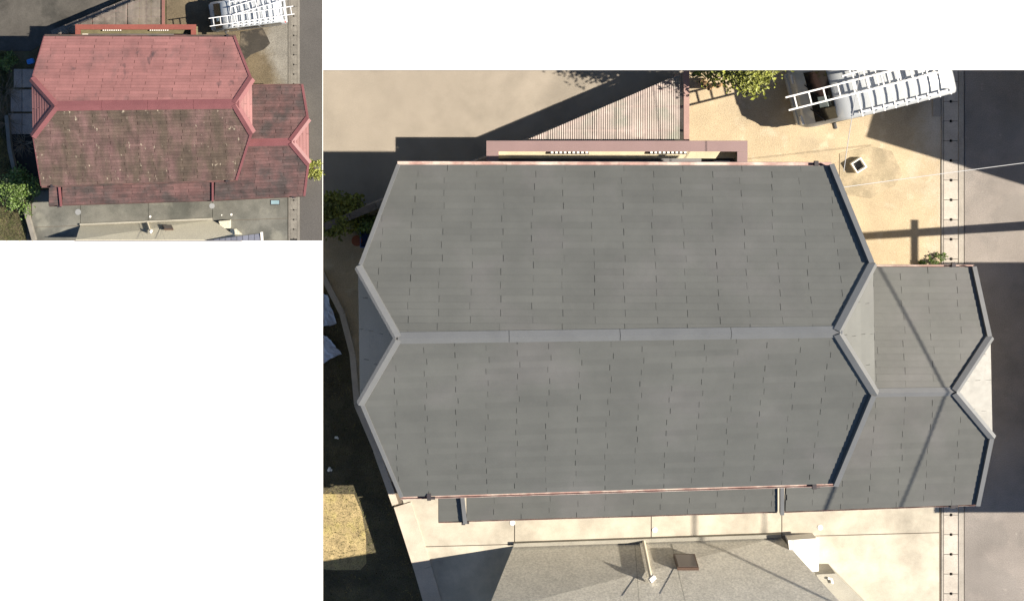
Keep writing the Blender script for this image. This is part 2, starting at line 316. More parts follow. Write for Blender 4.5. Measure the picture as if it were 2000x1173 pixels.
# ================================================================== HOUSES
def frame_of(poly, e0, e1):
    u = (e1 - e0).normalized(); n = (poly[1] - poly[0]).cross(poly[-1] - poly[0]).normalized()
    if n.z < 0: n = -n
    v = n.cross(u).normalized()
    return e0, u, v, n
def shingles(poly, e0, e1, course, length, gap, thick, lift, jit=0.0, inset=0.012, cf=0.996):
    """clipped shingle prisms on one flat roof face: list of (area, top loop, bottom loop)"""
    o, u, v, n = frame_of(poly, e0, e1)
    c2 = [((p - o).dot(u), (p - o).dot(v)) for p in poly]
    if area(c2) < 0: c2 = c2[::-1]
    u0 = min(p[0] for p in c2); u1 = max(p[0] for p in c2); v0 = min(p[1] for p in c2); v1 = max(p[1] for p in c2)
    out = []; r = 0; vv = v0
    while vv < v1:
        uu = u0 - length + (r % 2) * length / 2 + r * 0.006 + random.uniform(-jit, jit)
        while uu < u1:
            g1, g2 = gap * random.uniform(.15, .75), gap * random.uniform(.15, .75)
            rect = [(uu + g1, vv), (uu + length - g2, vv), (uu + length - g2, vv + course * cf), (uu + g1, vv + course * cf)]
            q = clip_in(rect, c2, inset)
            if len(q) >= 3 and area(q) > 0.03 * course * length:
                dz = random.uniform(-.0015, .0015)
                top = [o + u * a + v * b + n * (lift + dz + thick * (1 - 0.75 * (b - vv) / course)) for a, b in q]
                bot = [o + u * a + v * b + n * (lift * 0.3) for a, b in q]
                out.append((abs(area(q)), top, bot))
            uu += length
        vv += course; r += 1
    return out
def capfold(mb, p, q, d1, d2, w1, w2, h, up):
    prof = [d1 * w1, d1 * w1 + up * h, up * (h * 1.5), d2 * w2 + up * h, d2 * w2]
    mb.prism([q + a for a in prof], [p + a for a in prof])
def gutter(par, a, b, out, wd, ht, m, name='gutter'):
    mb = MB(); t = wd * 0.12; up = Vector((0, 0, 1))
    prof = [(0, 0), (0, -ht), (wd, -ht), (wd, 0), (wd - t, 0), (wd - t, -ht + t), (t, -ht + t), (t, 0)]
    A = [a + out * x + up * z for x, z in prof]; B = [b + out * x + up * z for x, z in prof]
    i = len(mb.v); mb.v += A + B; n = len(prof)
    for k in range(n): mb.f.append([i + k, i + (k + 1) % n, i + n + (k + 1) % n, i + n + k])
    for base in (i, i + n):
        for f in ((0, 1, 6, 7), (1, 2, 5, 6), (2, 3, 4, 5)): mb.f.append([base + k for k in f])
    return mb.build(name, m, par)

def house(S):
    zb, k = S['zb'], S['k']
    root = empty('house', S['base'], S['label'], 'house')
    c, Ln, gap, th, lift = S['course'], S['len'], S['gap'], S['thick'], S['lift']
    pool = []                                          # (area, top, bot, slope object, material)
    def slope(px, plane, name, m, eave=(0, 1), shing=True, thick=0.10, pts=None):
        pts = pts or [PL(x, y, plane) for x, y in px]
        mb = MB(); nrm = plane[0] if plane else None
        mb.slab(pts, thick * k); o = mb.build(name, S['under'], root)
        if shing:
            for a, t, b in shingles(pts, pts[eave[0]], pts[eave[1]], c, Ln, gap, th, lift, S.get('jit', 0), cf=S.get('cf', .996)): pool.append((a, t, b, o, m))
        return pts
    zr, ze = S['zr'] + zb, S['ze'] + zb
    rL, rR = P(*S['rL'], zr), P(*S['rR'], zr)
    up = plane3(rL, rR, P(*S['eUm'], ze)); lo = plane3(rL, rR, P(*S['eLm'], ze))
    U = slope([S['eUR'], S['eUL'], S['hUL'], S['rL'], S['rR'], S['hUR']], up, 'roof_slope', S['m_up'])
    Lw = slope([S['eLL'], S['eLR'], S['hLR'], S['rR'], S['rL'], S['hLL']], lo, 'roof_slope', S['m_lo'])
    eUR, eUL, hUL, _, _, hUR = U; eLL, eLR, hLR, _, _, hLL = Lw
    tl = [hUL, hLL, rL]; tr = [hLR, hUR, rR]
    for pts, mm in ((tl, S['m_up']), (tr, S['m_up'])):
        slope(None, None, 'hip_slope', mm, pts=pts)
    # annex planes
    zar, zae = S['zar'] + zb, S['zae'] + zb
    aL, aR = P(*S['aL'], zar), P(*S['aR'], zar)
    aup = plane3(aL, aR, P(*S['aUm'], zae)); alo = plane3(aL, aR, P(*S['aLm'], zae))
    AU = slope([S['aUR'], S['aUL'], S['aL'], S['aR'], S['ahU']], aup, 'annex_roof_slope', S['m_ax'])
    AL = slope([S['aLL'], S['aLR'], S['ahL'], S['aR'], S['aL'], S['aLL2']], alo, 'annex_roof_slope', S['m_ax'])
    ahU, ahL = AU[4], AL[2]
    slope(None, None, 'annex_hip_slope', S['m_axh'], pts=[ahL, ahU, aR])
    # pent roof
    zp = S['zp'] + zb
    pp = plane3(P(*S['pent'][0], zp), P(*S['pent'][1], zp), P(S['pent'][1][0], S['pent'][1][1] - S['pd'], zp + S['prise']))
    PT = slope(S['pent'], pp, 'pent_roof', S['m_pent'], thick=0.06)
    P2 = slope(S['pent2'], pp, 'pent_roof_end', S['m_pent'], thick=0.06)
    # shingles: the largest as parts, the rest as one
    pool.sort(key=lambda t: -t[0])
    if S['single']:
        for a, t, b, o, m in pool[:300]:
            mb = MB(); mb.prism(t, b); mb.build('shingle', m, o)
        pool = pool[300:]
    groups = {}
    for a, t, b, o, m in pool: groups.setdefault(m, MB()).prism(t, b)
    for m, mb in groups.items():
        ob = mb.build('shingles', m, root); ob['kind'] = 'stuff'
    # caps
    Z = Vector((0, 0, 1)); cw, chh = S['cw'], S['chh']
    def down(plane_n, line): # direction in the plane, across a line
        d = plane_n.cross(line).normalized()
        return d
    def ridge(p, q, n1, n2, w1, w2, h, name, parts=1):
        l = (q - p).normalized(); d1 = n1.cross(l).normalized(); d2 = l.cross(n2).normalized()
        if d1.z > 0: d1 = -d1
        if d2.z > 0: d2 = -d2
        u_ = (n1 + n2).normalized()
        for i in range(parts):
            a = p + (q - p) * (i / parts); b = p + (q - p) * ((i + 1) / parts)
            mb = MB(); off = u_ * (lift + 0.002 * (i % 2)); ex = l * 0.012 * k
            capfold(mb, a + off + (ex if i else ex * 0), b + off, d1, d2, w1, w2, h * (1.0 if i % 2 == 0 else 0.9), u_); mb.build(name, S['cap'], root)
    nU, nL = up[0], lo[0]
    def tri_n(t):
        n = (t[1] - t[0]).cross(t[2] - t[0]).normalized(); return n if n.z > 0 else -n
    nTL, nTR, nAH = tri_n(tl), tri_n(tr), tri_n([ahL, ahU, aR])
    hs = S['hip_h']
    ridge(hUL, rL, nU, nTL, cw * .75, cw * .62, hs, 'hip_cap'); ridge(hLL, rL, nL, nTL, cw * .75, cw * .62, hs, 'hip_cap')
    ridge(hUR, rR, nU, nTR, cw * .8, cw * .8, hs, 'hip_cap'); ridge(hLR, rR, nL, nTR, cw * .8, cw * .8, hs, 'hip_cap')
    ridge(rL, rR + (rR - rL).normalized() * cw * .75, nU, nL, cw, cw, chh, 'ridge_cap', S.get('rparts', 3))
    ridge(ahU, aR, aup[0], nAH, cw * .75, cw * .6, hs * .9, 'hip_cap'); ridge(ahL, aR, alo[0], nAH, cw * .75, cw * .6, hs * .9, 'hip_cap')
    ridge(aL, aR + (aR - aL).normalized() * cw * .6, aup[0], alo[0], cw * .75, cw * .75, chh * .6, 'ridge_cap', 1)
    def verge(p, q, n, inside, wd, h, name='verge_cap'):
        l = (q - p).normalized(); d = n.cross(l).normalized()
        if (inside - p).dot(d) < 0: d = -d
        mb = MB(); a = [-d * 0.015 * k - n * 0.14 * k, -d * 0.015 * k + n * h, d * wd + n * h, d * wd + n * 0.004]
        mb.prism([q + x for x in a], [p + x for x in a]); mb.build(name, S['cap'], root)
    cU = sum(U, Vector()) / 6; cL = sum(Lw, Vector()) / 6
    vw, vh = S['vw'], S['vh']
    verge(eUR, hUR, nU, cU, vw, vh); verge(eLR, hLR, nL, cL, vw, vh)
    verge(eUL, hUL, nU, cU, vw * .7, vh * .35); verge(eLL, hLL, nL, cL, vw * .7, vh * .35)
    verge(AU[0], ahU, aup[0], sum(AU, Vector()) / 5, vw * .9, vh * .8); verge(AL[1], ahL, alo[0], sum(AL, Vector()) / 6, vw * .9, vh * .8)
    # battens on the pent roof
    for x0, y0, x1, y1 in S['battens']:
        a, b = PL(x0, y0, pp), PL(x1, y1, pp); mb = MB(); mb.bar(a + pp[0] * 0.05 * k, b + pp[0] * 0.05 * k, 0.10 * k, 0.14 * k, pp[0]); mb.build('pent_batten', S['cap'], root)
    # gutters
    Y = Vector((0, 1, 0)); gw, gh = S['gw'], 0.10 * k
    dn = Vector((0, 0, -0.03 * k))
    gx = Vector((0.02, 0, 0))
    for a, b, out, nm in ((eUL, eUR, Y, S['gut']), (eLL, eLR, -Y, S['gut']), (AU[1], AU[0], Y, S['gut']), (AL[0], AL[1], -Y, S['gut']), (PT[0], PT[1], -Y, S['gut']), (P2[0], P2[1], -Y, S['gut'])):
        l = (b - a).normalized(); o_ = Vector((-l.y, l.x, 0)) * (1 if out.y > 0 else -1)
        thin = 1.0 if a in (eUL, eLL) else 0.55
        gutter(root, a + dn, b + dn, o_.normalized(), gw * thin, gh, nm)
    for x, y, z in S['brackets']:
        p = P(x, y, z + zb); mb = MB(); mb.box(p, 0.10 * k, 0.17 * k, 0.10 * k); mb.box(p + Vector((0.09 * k, -0.04 * k, -0.02 * k)), 0.12 * k, 0.06 * k, 0.06 * k); mb.build('gutter_bracket', 'gutter_dark', root)
    # walls
    ins = 0.5 * k
    x0 = max(eUL.x, eLL.x) + ins; x1 = min(eUR.x, eLR.x) - ins; y1 = min(eUL.y, eUR.y) - ins; y0 = max(eLL.y, eLR.y) + ins
    mb = MB(); mb.slab([Vector((x0, y0, ze + .02)), Vector((x1, y0, ze + .02)), Vector((x1, y1, ze + .02)), Vector((x0, y1, ze + .02))], S['ze'] + 0.02)
    mb.build('wall', S['wall'], root)
    zh = min(hUL.z, hLL.z, hUR.z, hLR.z) - 0.16 * k
    yh1 = min(hUL.y, hUR.y) - .1 * k; yh0 = max(hLL.y, hLR.y) + .1 * k
    mb = MB(); pr = [(y0 + .06 * k, ze + .021), (y1 - .06 * k, ze + .021), (yh1, zh), (yh0, zh)]
    mb.prism([Vector((x1 - .01, a, b)) for a, b in pr], [Vector((x0 + .01, a, b)) for a, b in pr]); mb.build('gable_wall', S['wall'], root)
    bx1 = min(AU[0].x, AL[1].x) - ins * .7; by1 = min(AU[0].y, AU[1].y) - ins * .7; by0 = max(AL[0].y, AL[1].y) + ins * .7
    mb = MB(); mb.slab([Vector((x1 + .003, by0, zae)), Vector((bx1, by0, zae)), Vector((bx1, by1, zae)), Vector((x1 + .003, by1, zae))], S['zae']); mb.build('annex_wall', S['wall'], root)
    mb = MB(); ya = by0 + .15 * k; yb = by1 - .15 * k; zt = min(ahU.z, ahL.z) - .14 * k; ym = (aL.y + aR.y) / 2
    pr = [(ya, zae + .003), (yb, zae + .003), (ahU.y - .1 * k, zt), (ahL.y + .1 * k, zt)]
    mb.prism([Vector((bx1 - .01, a, b)) for a, b in pr], [Vector((x1 + .01, a, b)) for a, b in pr]); mb.build('annex_gable_wall', S['wall'], root)
    # balcony on the upper side
    if 'balc' in S:
        B = S['balc']; z = B['z'] + zb; bx0, by0_, bx1_, by1_ = B['outer']; ix0, iy0, ix1 = B['inner']
        for q in (quad(bx0, by0_, bx1_, iy0, z), quad(bx0, iy0 + .3, ix0, by1_, z), quad(ix1, iy0 + .3, bx1_, by1_, z)):
            mb = MB(); mb.slab(q, 0.05 * k); mb.build('balcony_cap', B['cap'], root)
        hgt = B['h']; o1 = P(bx0 + 3, by0_ + 3, z - .05 * k); o2 = P(bx1_ - 3, by0_ + 3, z - .05 * k); i1 = P(ix0 - 3, iy0 - 3, z - .05 * k); i2 = P(ix1 + 3, iy0 - 3, z - .05 * k)
        yw = y1
        mb = MB(); mb.slab([Vector((o1.x, i1.y, z - .051 * k)), Vector((o2.x, i1.y, z - .051 * k)), o2 + Vector((0, 0, -.001 * k)), o1 + Vector((0, 0, -.001 * k))], hgt); mb.build('balcony_front', B['lining'], root)
        for xa, xb in ((o1.x, i1.x), (i2.x, o2.x)):
            mb = MB(); q = [(xa, yw + .004), (xb, yw + .004), (xb, i1.y - .004), (xa, i1.y - .004)]; mb.slab([Vector((a, b, z - .051 * k)) for a, b in q], hgt); mb.build('balcony_side', B['lining'], root)
        mb = MB(); q = [(i1.x + .004, yw + .004), (i2.x - .004, yw + .004), (i2.x - .004, i1.y - .004), (i1.x + .004, i1.y - .004)]; mb.slab([Vector((a, b, z - hgt + .02)) for a, b in q], 0.08 * k); mb.build('balcony_floor', 'balc_floor', root)
        # sill ledge inside the front, with two drain grilles
        lz = z - .30 * k
        l1 = P(ix0 + 1, iy0 + 1, lz); l2 = P(ix1 - 1, iy0 + B['ledge'], lz)
        mb = MB(); mb.slab([Vector((i1.x + .01, l2.y, lz - .12 * k)), Vector((i2.x - .01, l2.y, lz - .12 * k)), Vector((i2.x - .01, i1.y - .006, lz)), Vector((i1.x + .01, i1.y - .006, lz))], 0.08 * k); lg = mb.build('balcony_ledge', B['lining'], root)
        for ga, gb in B['grilles']:
            mb = MB(); a = P(ga, iy0 + 1, lz + .03 * k); b = P(gb, iy0 + B['ledge'] * .38, lz + .03 * k)
            mb.box(((a.x + b.x) / 2, (a.y + b.y) / 2, lz + .02 * k), b.x - a.x, abs(a.y - b.y), 0.05 * k); gr = mb.build('grille', 'gutter_dark', root)
            mb = MB(); n = 9
            for i in range(n):
                mb.box((a.x + (b.x - a.x) * (i + .5) / n, a.y - .01 * k, lz + .06 * k), (b.x - a.x) / n * .55, 0.05 * k, 0.04 * k)
            mb.build('grille_bars', 'whitep', gr)
        for q in B['blocks']:
            mb = MB(); a = P(*q[:2], z - hgt + .03); b = P(*q[2:], z - hgt + .03); mb.box(((a.x + b.x) / 2, (a.y + b.y) / 2, z - hgt + .02 + .09 * k), abs(b.x - a.x), abs(b.y - a.y), .17 * k); mb.build('balcony_block', 'whitep', root)
    return root

house(dict(zb=0.0, k=1.0, base=P(1250, 650, 0), label='large house with smooth new charcoal grey shingle roof and pale gutters', single=True,
    course=0.172, len=1.45, gap=0.010, thick=0.014, lift=0.012, jit=0.045, m_up='shingle', m_lo='shingle', m_ax='shingle', m_axh='shingle', m_pent='shingle', under='underlay', cap='cap', wall='siding', gut='gutter',
    zr=6.85, ze=4.6, rL=(777, 660), rR=(1634, 648), eUm=(1200, 324), eLm=(1205, 956), eUL=(776, 322), eUR=(1626, 324), eLL=(782, 969), eLR=(1634, 943),
    hUL=(700, 522), hUR=(1704, 515), hLL=(704, 786), hLR=(1708, 767),
    zar=3.45, zae=2.55, aL=(1660, 767), aR=(1864, 764), aUm=(1808, 521), aLm=(1720, 990), aUR=(1904, 521), aUL=(1650, 521), ahU=(1934, 657), aLL=(1533, 998), aLR=(1911, 984), ahL=(1938, 853), aLL2=(1536, 900),
    zp=2.5, pd=130, prise=0.62, pent=[(911, 1016), (1519, 998), (1519, 900), (911, 900)], pent2=[(856, 1018), (906, 1016.5), (906, 900), (856, 900)],
    battens=[(896, 905, 908.5, 1017), (1526, 900, 1526, 1000)], cw=0.155, chh=0.05, hip_h=0.075, vw=0.11, vh=0.125, gw=0.085, rparts=4,
    brackets=[(1594, 321, 4.58), (1590, 947, 4.58), (838, 969, 4.58), (1862, 519, 2.52), (1860, 985, 2.52), (905, 1017, 2.47)],
    balc=dict(z=2.1, outer=(950, 275, 1460, 340), inner=(974, 296, 1440), h=0.72, lining='cream', cap='mauve', ledge=14, grilles=((1074, 1150), (1268, 1342)), blocks=((988, 316, 1018, 330), (1394, 313, 1424, 330)))))

# ================================================================== SHED (corrugated lean-to)
def shed(label, base, poly, zf, bzb, k, n, m, mf, fascia, beams, rafters):
    """poly: A left corner at the house, B right corner at the house, C top right; sheets run up the picture"""
    root = empty('lean_to_shed', base, label, 'shed')
    A, B, C = poly
    pl = plane3(P(*A, bzb + zf[0]), P(*B, bzb + zf[0]), P(*C, bzb + zf[1]))
    per = 4.3 * (1 if k == 1 else 0.55)
    x = A[0]; wd = (B[0] - A[0]) / n
    for i in range(n):
        mb = MB(); xa = A[0] + wd * i + .4; xb = xa + wd - .8; cols = int((xb - xa) / per * 6); rows = []
        for j in range(cols + 1):
            xx = xa + (xb - xa) * j / cols
            t = (xx - A[0]) / (C[0] - A[0]); ytop = A[1] + (C[1] - A[1]) * t + random.uniform(-.3, .3)
            bump = 0.5 + 0.5 * math.sin(2 * math.pi * xx / per)
            rows.append((PL(xx, A[1], pl) + pl[0] * bump * .011 * k, PL(xx, ytop, pl) + pl[0] * bump * .011 * k))
        base_i = len(mb.v)
        for a, b in rows: mb.v += [a, b]
        for j in range(cols): mb.f.append([base_i + 2 * j, base_i + 2 * j + 2, base_i + 2 * j + 3, base_i + 2 * j + 1])
        mb.build('corrugated_sheet', m, root)
    dn = pl[0] * -0.05 * k
    def beam(p, q, wd_, ht, name, mm=mf, o=dn):
        mb = MB(); mb.bar(PL(*p, pl) + o, PL(*q, pl) + o, wd_ * k, ht * k); return mb.build(name, mm, root)
    for y in beams:
        t = (y - A[1]) / (C[1] - A[1]); beam((A[0] + (C[0] - A[0]) * t + 3, y), (B[0], y), .06, .06, 'purlin')
    for xx in rafters:
        t = (xx - A[0]) / (C[0] - A[0]); beam((xx, A[1]), (xx, A[1] + (C[1] - A[1]) * t + 3), .06, .08, 'rafter', o=dn * 2.3)
    d = (C[0] - A[0], C[1] - A[1]); l = math.hypot(*d)
    beam((A[0] + 6, A[1] + 2), (C[0], C[1] + 4), .09, .06, 'edge_beam', o=dn)
    beam((fascia, B[1]), (fascia, C[1] - 30), .15, .09, 'fascia', o=pl[0] * .045 * k)
    for px, py in ((B[0] - 4, B[1] - 5), (B[0] - 4, C[1] + 6), (A[0] + (C[0] - A[0]) * .55, A[1] + (C[1] - A[1]) * .5)):
        t = PL(px, py, pl); mb = MB(); hh = t.z - .16 * k - bzb; mb.box((t.x, t.y, bzb + hh / 2), .07 * k, .07 * k, hh); mb.build('post', mf, root)
    return root
shed('triangular lean-to with pinkish clear corrugated roof above the grey house', P(1250, 280), ((892, 332), (1335, 332), (1335, 142)), (1.22, 1.12), 0.0, 1.0, 10, 'corr', 'frame', 1340, (300, 255, 208, 175), (1000, 1085, 1170, 1262))
def block_wall(label, a, b_, n, z0, hgt, wd, m, k=1.0):
    A, B = P(*a, z0), P(*b_, z0); root = empty('block_wall', (A + B) / 2, label, 'wall')
    d = (B - A); l = d.length / n; u = d.normalized(); rz = math.atan2(d.y, d.x)
    for i in range(n):
        for r_ in range(2):
            mb = MB(); c = A + u * l * (i + .5) + Vector((0, 0, hgt * (r_ + .5) / 2)); mb.box(c, l - .015 * k, wd * random.uniform(.92, 1.05), hgt / 2 - .008 * k, rz)
            mb.build('block', m, root)
    return root
block_wall('dark block wall along the sunlit side road above the grey house', (640, 436), (1330, 152), 14, 0.0, 0.98, 0.18, 'block')
# things under the lean-to roof seen dimly
def stem_bush(name, label, cat, c, rad, hgt, n, size, m, base_z, group=None, clumps=14, twigs=6):
    root = empty(name, (c[0], c[1], base_z), label, cat, group); rnd = random.Random(int(c[0] * 1000 + c[1] * 77))
    ctr = []
    for i in range(clumps):
        a = rnd.uniform(0, 2 * math.pi); r_ = rad * math.sqrt(rnd.random()) * .85; z = base_z + hgt * rnd.uniform(.35, .92) * (1 - .3 * (r_ / rad) ** 2)
        ctr.append(Vector((c[0] + r_ * math.cos(a), c[1] + r_ * math.sin(a), z)))
    mb = MB()
    for i in range(n):
        p = rnd.choice(ctr) + Vector([rnd.gauss(0, 1) for _ in range(3)]) * rad * .17
        if p.z < base_z + .02: p.z = base_z + .05
        d = Vector([rnd.gauss(0, 1), rnd.gauss(0, 1), rnd.gauss(.2, .6)]).normalized(); s_ = d.cross(Vector((0, 0, 1))).normalized(); L_ = size * rnd.uniform(.6, 1.3)
        up = s_.cross(d) * L_ * .12
        i0 = len(mb.v); mb.v += [p, p + d * L_ * .5 + s_ * L_ * .27 + up, p + d * L_, p + d * L_ * .5 - s_ * L_ * .27 + up]; mb.f.append([i0, i0 + 1, i0 + 2, i0 + 3])
    me = bpy.data.meshes.new('foliage'); off = Vector((c[0], c[1], base_z)); me.from_pydata([tuple(v - off) for v in mb.v], [], mb.f); me.materials.append(M[m])
    o = bpy.data.objects.new('foliage', me); col.objects.link(o); o.parent = root
    st_ = MB(); b0 = Vector((c[0], c[1], base_z)); fork = b0 + Vector((0, 0, hgt * .3))
    st_.tube([b0, b0 + Vector((.01, .01, hgt * .15)), fork], [rad * .07, rad * .06, rad * .05], 7)
    for q in ctr[:twigs]: st_.tube([fork, (fork + q) / 2 + Vector((0, 0, .05 * hgt)), q], [rad * .04, rad * .028, rad * .012], 5)
    st_.build('stem', 'bark', root)
    return root
b0 = P(1450, 86, 2.6)
stem_bush('leafy_tree', 'bright yellow green leafy tree left of the van by the grey house', 'tree', (b0.x, b0.y), 1.15, 3.9, 9000, 0.115, 'leaf2', 0.0, clumps=46, twigs=16)
b0 = P(1375, 118, 1.5)
stem_bush('shrub', 'dark shrub at the top corner of the corrugated lean-to of the grey house', 'shrub', (b0.x, b0.y), 0.42, 1.7, 900, 0.10, 'leaf', 0.0, clumps=10)
b0 = P(668, 415, 0.3)
stem_bush('shrub', 'shaded green shrub with a few yellow leaves left of the grey roof', 'shrub', (b0.x, b0.y), 0.62, 1.15, 2200, 0.13, 'leaf2', -0.02, clumps=16)
b0 = P(712, 432, 0.2)
stem_bush('shrub', 'dark green shrub half hidden under the left edge of the grey roof', 'shrub', (b0.x, b0.y), 0.42, 0.9, 1100, 0.10, 'leaf', -0.02, clumps=12)
for i, (px, py, s_) in enumerate(((1822, 506, .16), (1838, 500, .12), (1800, 512, .11))):
    b0 = P(px, py, .06)
    stem_bush('weed', ('leafy green weed at the foot of the small annex, nearest the drain', 'tiny green weed on the drain edge above the annex', 'small green weed against the annex wall on the sandy yard')[i], 'weed', (b0.x, b0.y), s_, .2, 130, .06, 'leaf', 0.03 if i == 1 else 0.0, clumps=6, twigs=4)

# ================================================================== VAN AND LADDERS
def van(label, loc, rz, k, paint, ang_label=None):
    root = bpy.data.objects.new('van', None); col.objects.link(root); root.location = loc; root.rotation_euler = (0, 0, rz); root.scale = (k, k, k)
    OFF[root.name] = Vector((0, 0, 0)); tag(root, label, 'van')
    #        x,    ztop, wbelt, wroof
    stn = [(-1.97, 1.45, .80, .70), (-1.95, 1.78, .81, .70), (-1.86, 1.90, .83, .71), (-.9, 1.95, .835, .72), (.3, 1.95, .835, .72), (.95, 1.92, .83, .71), (1.22, 1.82, .825, .70), (1.48, 1.45, .82, .72), (1.72, 1.12, .81, .735), (1.88, 1.00, .79, .72), (1.95, .88, .76, .70), (1.985, .62, .72, .66)]
    def ring(x, zt, wb, wr):
        zb_ = min(1.0, zt - .12)
        h = [(wb - .06, .24), (wb, .42), (wb, min(.75, zb_ - .05)), (wb - .01, zb_), (wr + .04, zt - .10), (wr - .06, zt - .02), (wr * .5, zt + .01)]
        pts = [Vector((x, y, z)) for y, z in h] + [Vector((x, 0, zt + .015))] + [Vector((x, -y, z)) for y, z in reversed(h)]
        return pts
    mb = MB(); rg = [ring(*s) for s in stn]; n = len(rg[0])
    for r_ in rg: mb.v += r_
    for a in range(len(rg) - 1):
        for j in range(n): mb.f.append([a * n + j, a * n + (j + 1) % n, (a + 1) * n + (j + 1) % n, (a + 1) * n + j])
    mb.f.append(list(range(n))); mb.f.append([(len(rg) - 1) * n + j for j in range(n)][::-1])
    body = mb.build('body', paint, root, smooth=True); body.data.polygons[-1].use_smooth = False
    def lerp_ring(x):
        for a, b in zip(stn, stn[1:]):
            if a[0] <= x <= b[0]:
                t = (x - a[0]) / (b[0] - a[0]); return ring(x, *[a[i] + t * (b[i] - a[i]) for i in (1, 2, 3)])
    # windscreen: strips across between stations
    mb = MB(); xs = [1.24, 1.34, 1.45, 1.56, 1.68]
    for x in xs:
        r_ = lerp_ring(x); mb.v += [r_[j] + Vector((.02, 0, .022)) for j in (5, 6, 7, 8, 9)]
    for a in range(len(xs) - 1):
        for j in range(4): mb.f.append([a * 5 + j, a * 5 + j + 1, a * 5 + 6 + j, a * 5 + 5 + j])
    mb.build('windscreen', 'glass', root, smooth=True)
    mb = MB(); mb.face([(1.32, -.05, 1.735), (1.52, -.05, 1.445), (1.52, .28, 1.445), (1.32, .28, 1.735)])
    q = [(1.36, .02, 1.70), (1.53, .02, 1.455), (1.53, .30, 1.455), (1.36, .30, 1.70)]
    mb = MB(); mb.prism([Vector(p) + Vector((.035, 0, .035)) for p in q], [Vector(p) + Vector((.03, 0, .03)) for p in q]); mb.build('dashboard_card', 'paper', root)
    for s in (-1, 1):
        for xa, xb in ((.52, 1.30), (-.62, .40), (-1.82, -.74)):
            mb = MB(); ra, rb = lerp_ring(xa), lerp_ring(xb); rc = lerp_ring((xa + xb) / 2)
            def sp(r_, t):
                a, b = (r_[3], r_[4]) if s > 0 else (r_[n - 4], r_[n - 5]); return a + (b - a) * t + Vector((0, s * .010, .003))
            xtop = -.18 if xb > 1 else 0
            lo_a, lo_b, hi_a, hi_b = sp(ra, .06), sp(rb, .06), sp(ra, .92), sp(lerp_ring(xb + xtop), .92)
            mb.prism([lo_a, lo_b, hi_b, hi_a], [p - Vector((0, s * .012, 0)) for p in (lo_a, lo_b, hi_b, hi_a)]); mb.build('side_window', 'glass', root)
        for xw in (-1.25, 1.32):
            mb = MB(); c = Vector((xw, s * .74, .28)); mb.tube([c + Vector((0, -.085, 0)), c + Vector((0, .085, 0))], .28, 20); wh = mb.build('wheel', 'tyre', root)
            mb = MB(); mb.tube([c + Vector((0, s * .07, 0)), c + Vector((0, s * .09, 0))], .17, 16); mb.build('rim', 'rim', wh)
        mb = MB(); mb.box((1.94, s * .56, .80), .10, .26, .16); mb.build('headlight', 'lamp', root, bevel=.02)
        mb = MB(); mb.box((-1.96, s * .72, .95), .06, .12, .42); mb.build('tail_light', 'redlamp', root, bevel=.01)
        mb = MB(); mb.box((1.22, s * .89, 1.12), .09, .17, .17); mb.bar((1.24, s * .76, 1.03), (1.22, s * .88, 1.08), .06, .06); mb.build('door_mirror', 'blackp', root, bevel=.02)
        mb = MB(); mb.bar((-1.7, s * .845, .62), (1.05, s * .845, .62), .02, .05); mb.build('side_moulding', 'blackp', root)
    mb = MB(); mb.box((1.99, 0, .42), .10, 1.42, .26); mb.build('bumper', paint, root, bevel=.04)
    mb = MB(); mb.box((-1.99, 0, .42), .10, 1.5, .24); mb.build('bumper', paint, root, bevel=.04)
    for s in (-.35, .3):
        mb = MB(); mb.bar((1.74, s, 1.135), (1.50, s + .38, 1.47), .025, .02); mb.build('wiper', 'blackp', root)
    mb = MB(); mb.face([(-1.975, -.62, 1.08), (-1.975, .62, 1.08), (-1.965, .58, 1.45), (-1.965, -.58, 1.45)]); mb.slab([(-1.985, -.6, 1.44), (-1.985, .6, 1.44), (-1.968, .6, 1.44), (-1.968, -.6, 1.44)], .36); mb.build('rear_window', 'glass', root)
    rk = None
    for s in (-.62, .62):
        mb = MB(); mb.bar((-1.75, s, 2.03), (.75, s, 2.03), .05, .05)
        for x in (-1.7, -.5, .7): mb.bar((x, s, 1.90), (x, s, 2.03), .04, .04, up=Vector((1, 0, 0)))
        rk = mb.build('rack_rail', 'alu', root)
    for i in range(9):
        x = -1.68 + i * .295; mb = MB(); mb.bar((x, -.74, 2.075), (x, .74, 2.075), .03, .03); mb.build('rack_bar', 'alu', root)
    return root
def ladder(label, a, b, wd, rungs, k=1.0, th=0.042):
    a = Vector(a); b = Vector(b); root = empty('ladder', (a + b) / 2, label, 'ladder'); d = (b - a).normalized(); s = d.cross(Vector((0, 0, 1))).normalized()
    for e in (-1, 1):
        mb = MB(); mb.bar(a + s * e * wd / 2, b + s * e * wd / 2, th * k, .075 * k); mb.build('rail', 'alu', root)
    for i in range(rungs):
        c = a + (b - a) * ((i + .6) / rungs); mb = MB(); mb.bar(c - s * (wd / 2 - th * k * .5), c + s * (wd / 2 - th * k * .5), .036 * k, .03 * k); mb.build('rung', 'alu', root)
    return root
vc = P(1690, 160, 0.6); van('white van with a roof rack parked on the sandy yard of the grey house', (vc.x, vc.y, 0.006), R(180 + 14), 1.02, 'car')
def rackz(z): return z
ladder('long white ladder on the van by the grey house, nearest the house', P(1537, 203, 2.185), P(1905, 110, 2.185), .345, 13)
ladder('second white ladder lying on the van by the grey house, behind the first', P(1640, 137, 2.27), P(1960, 40, 2.27), .345, 11)
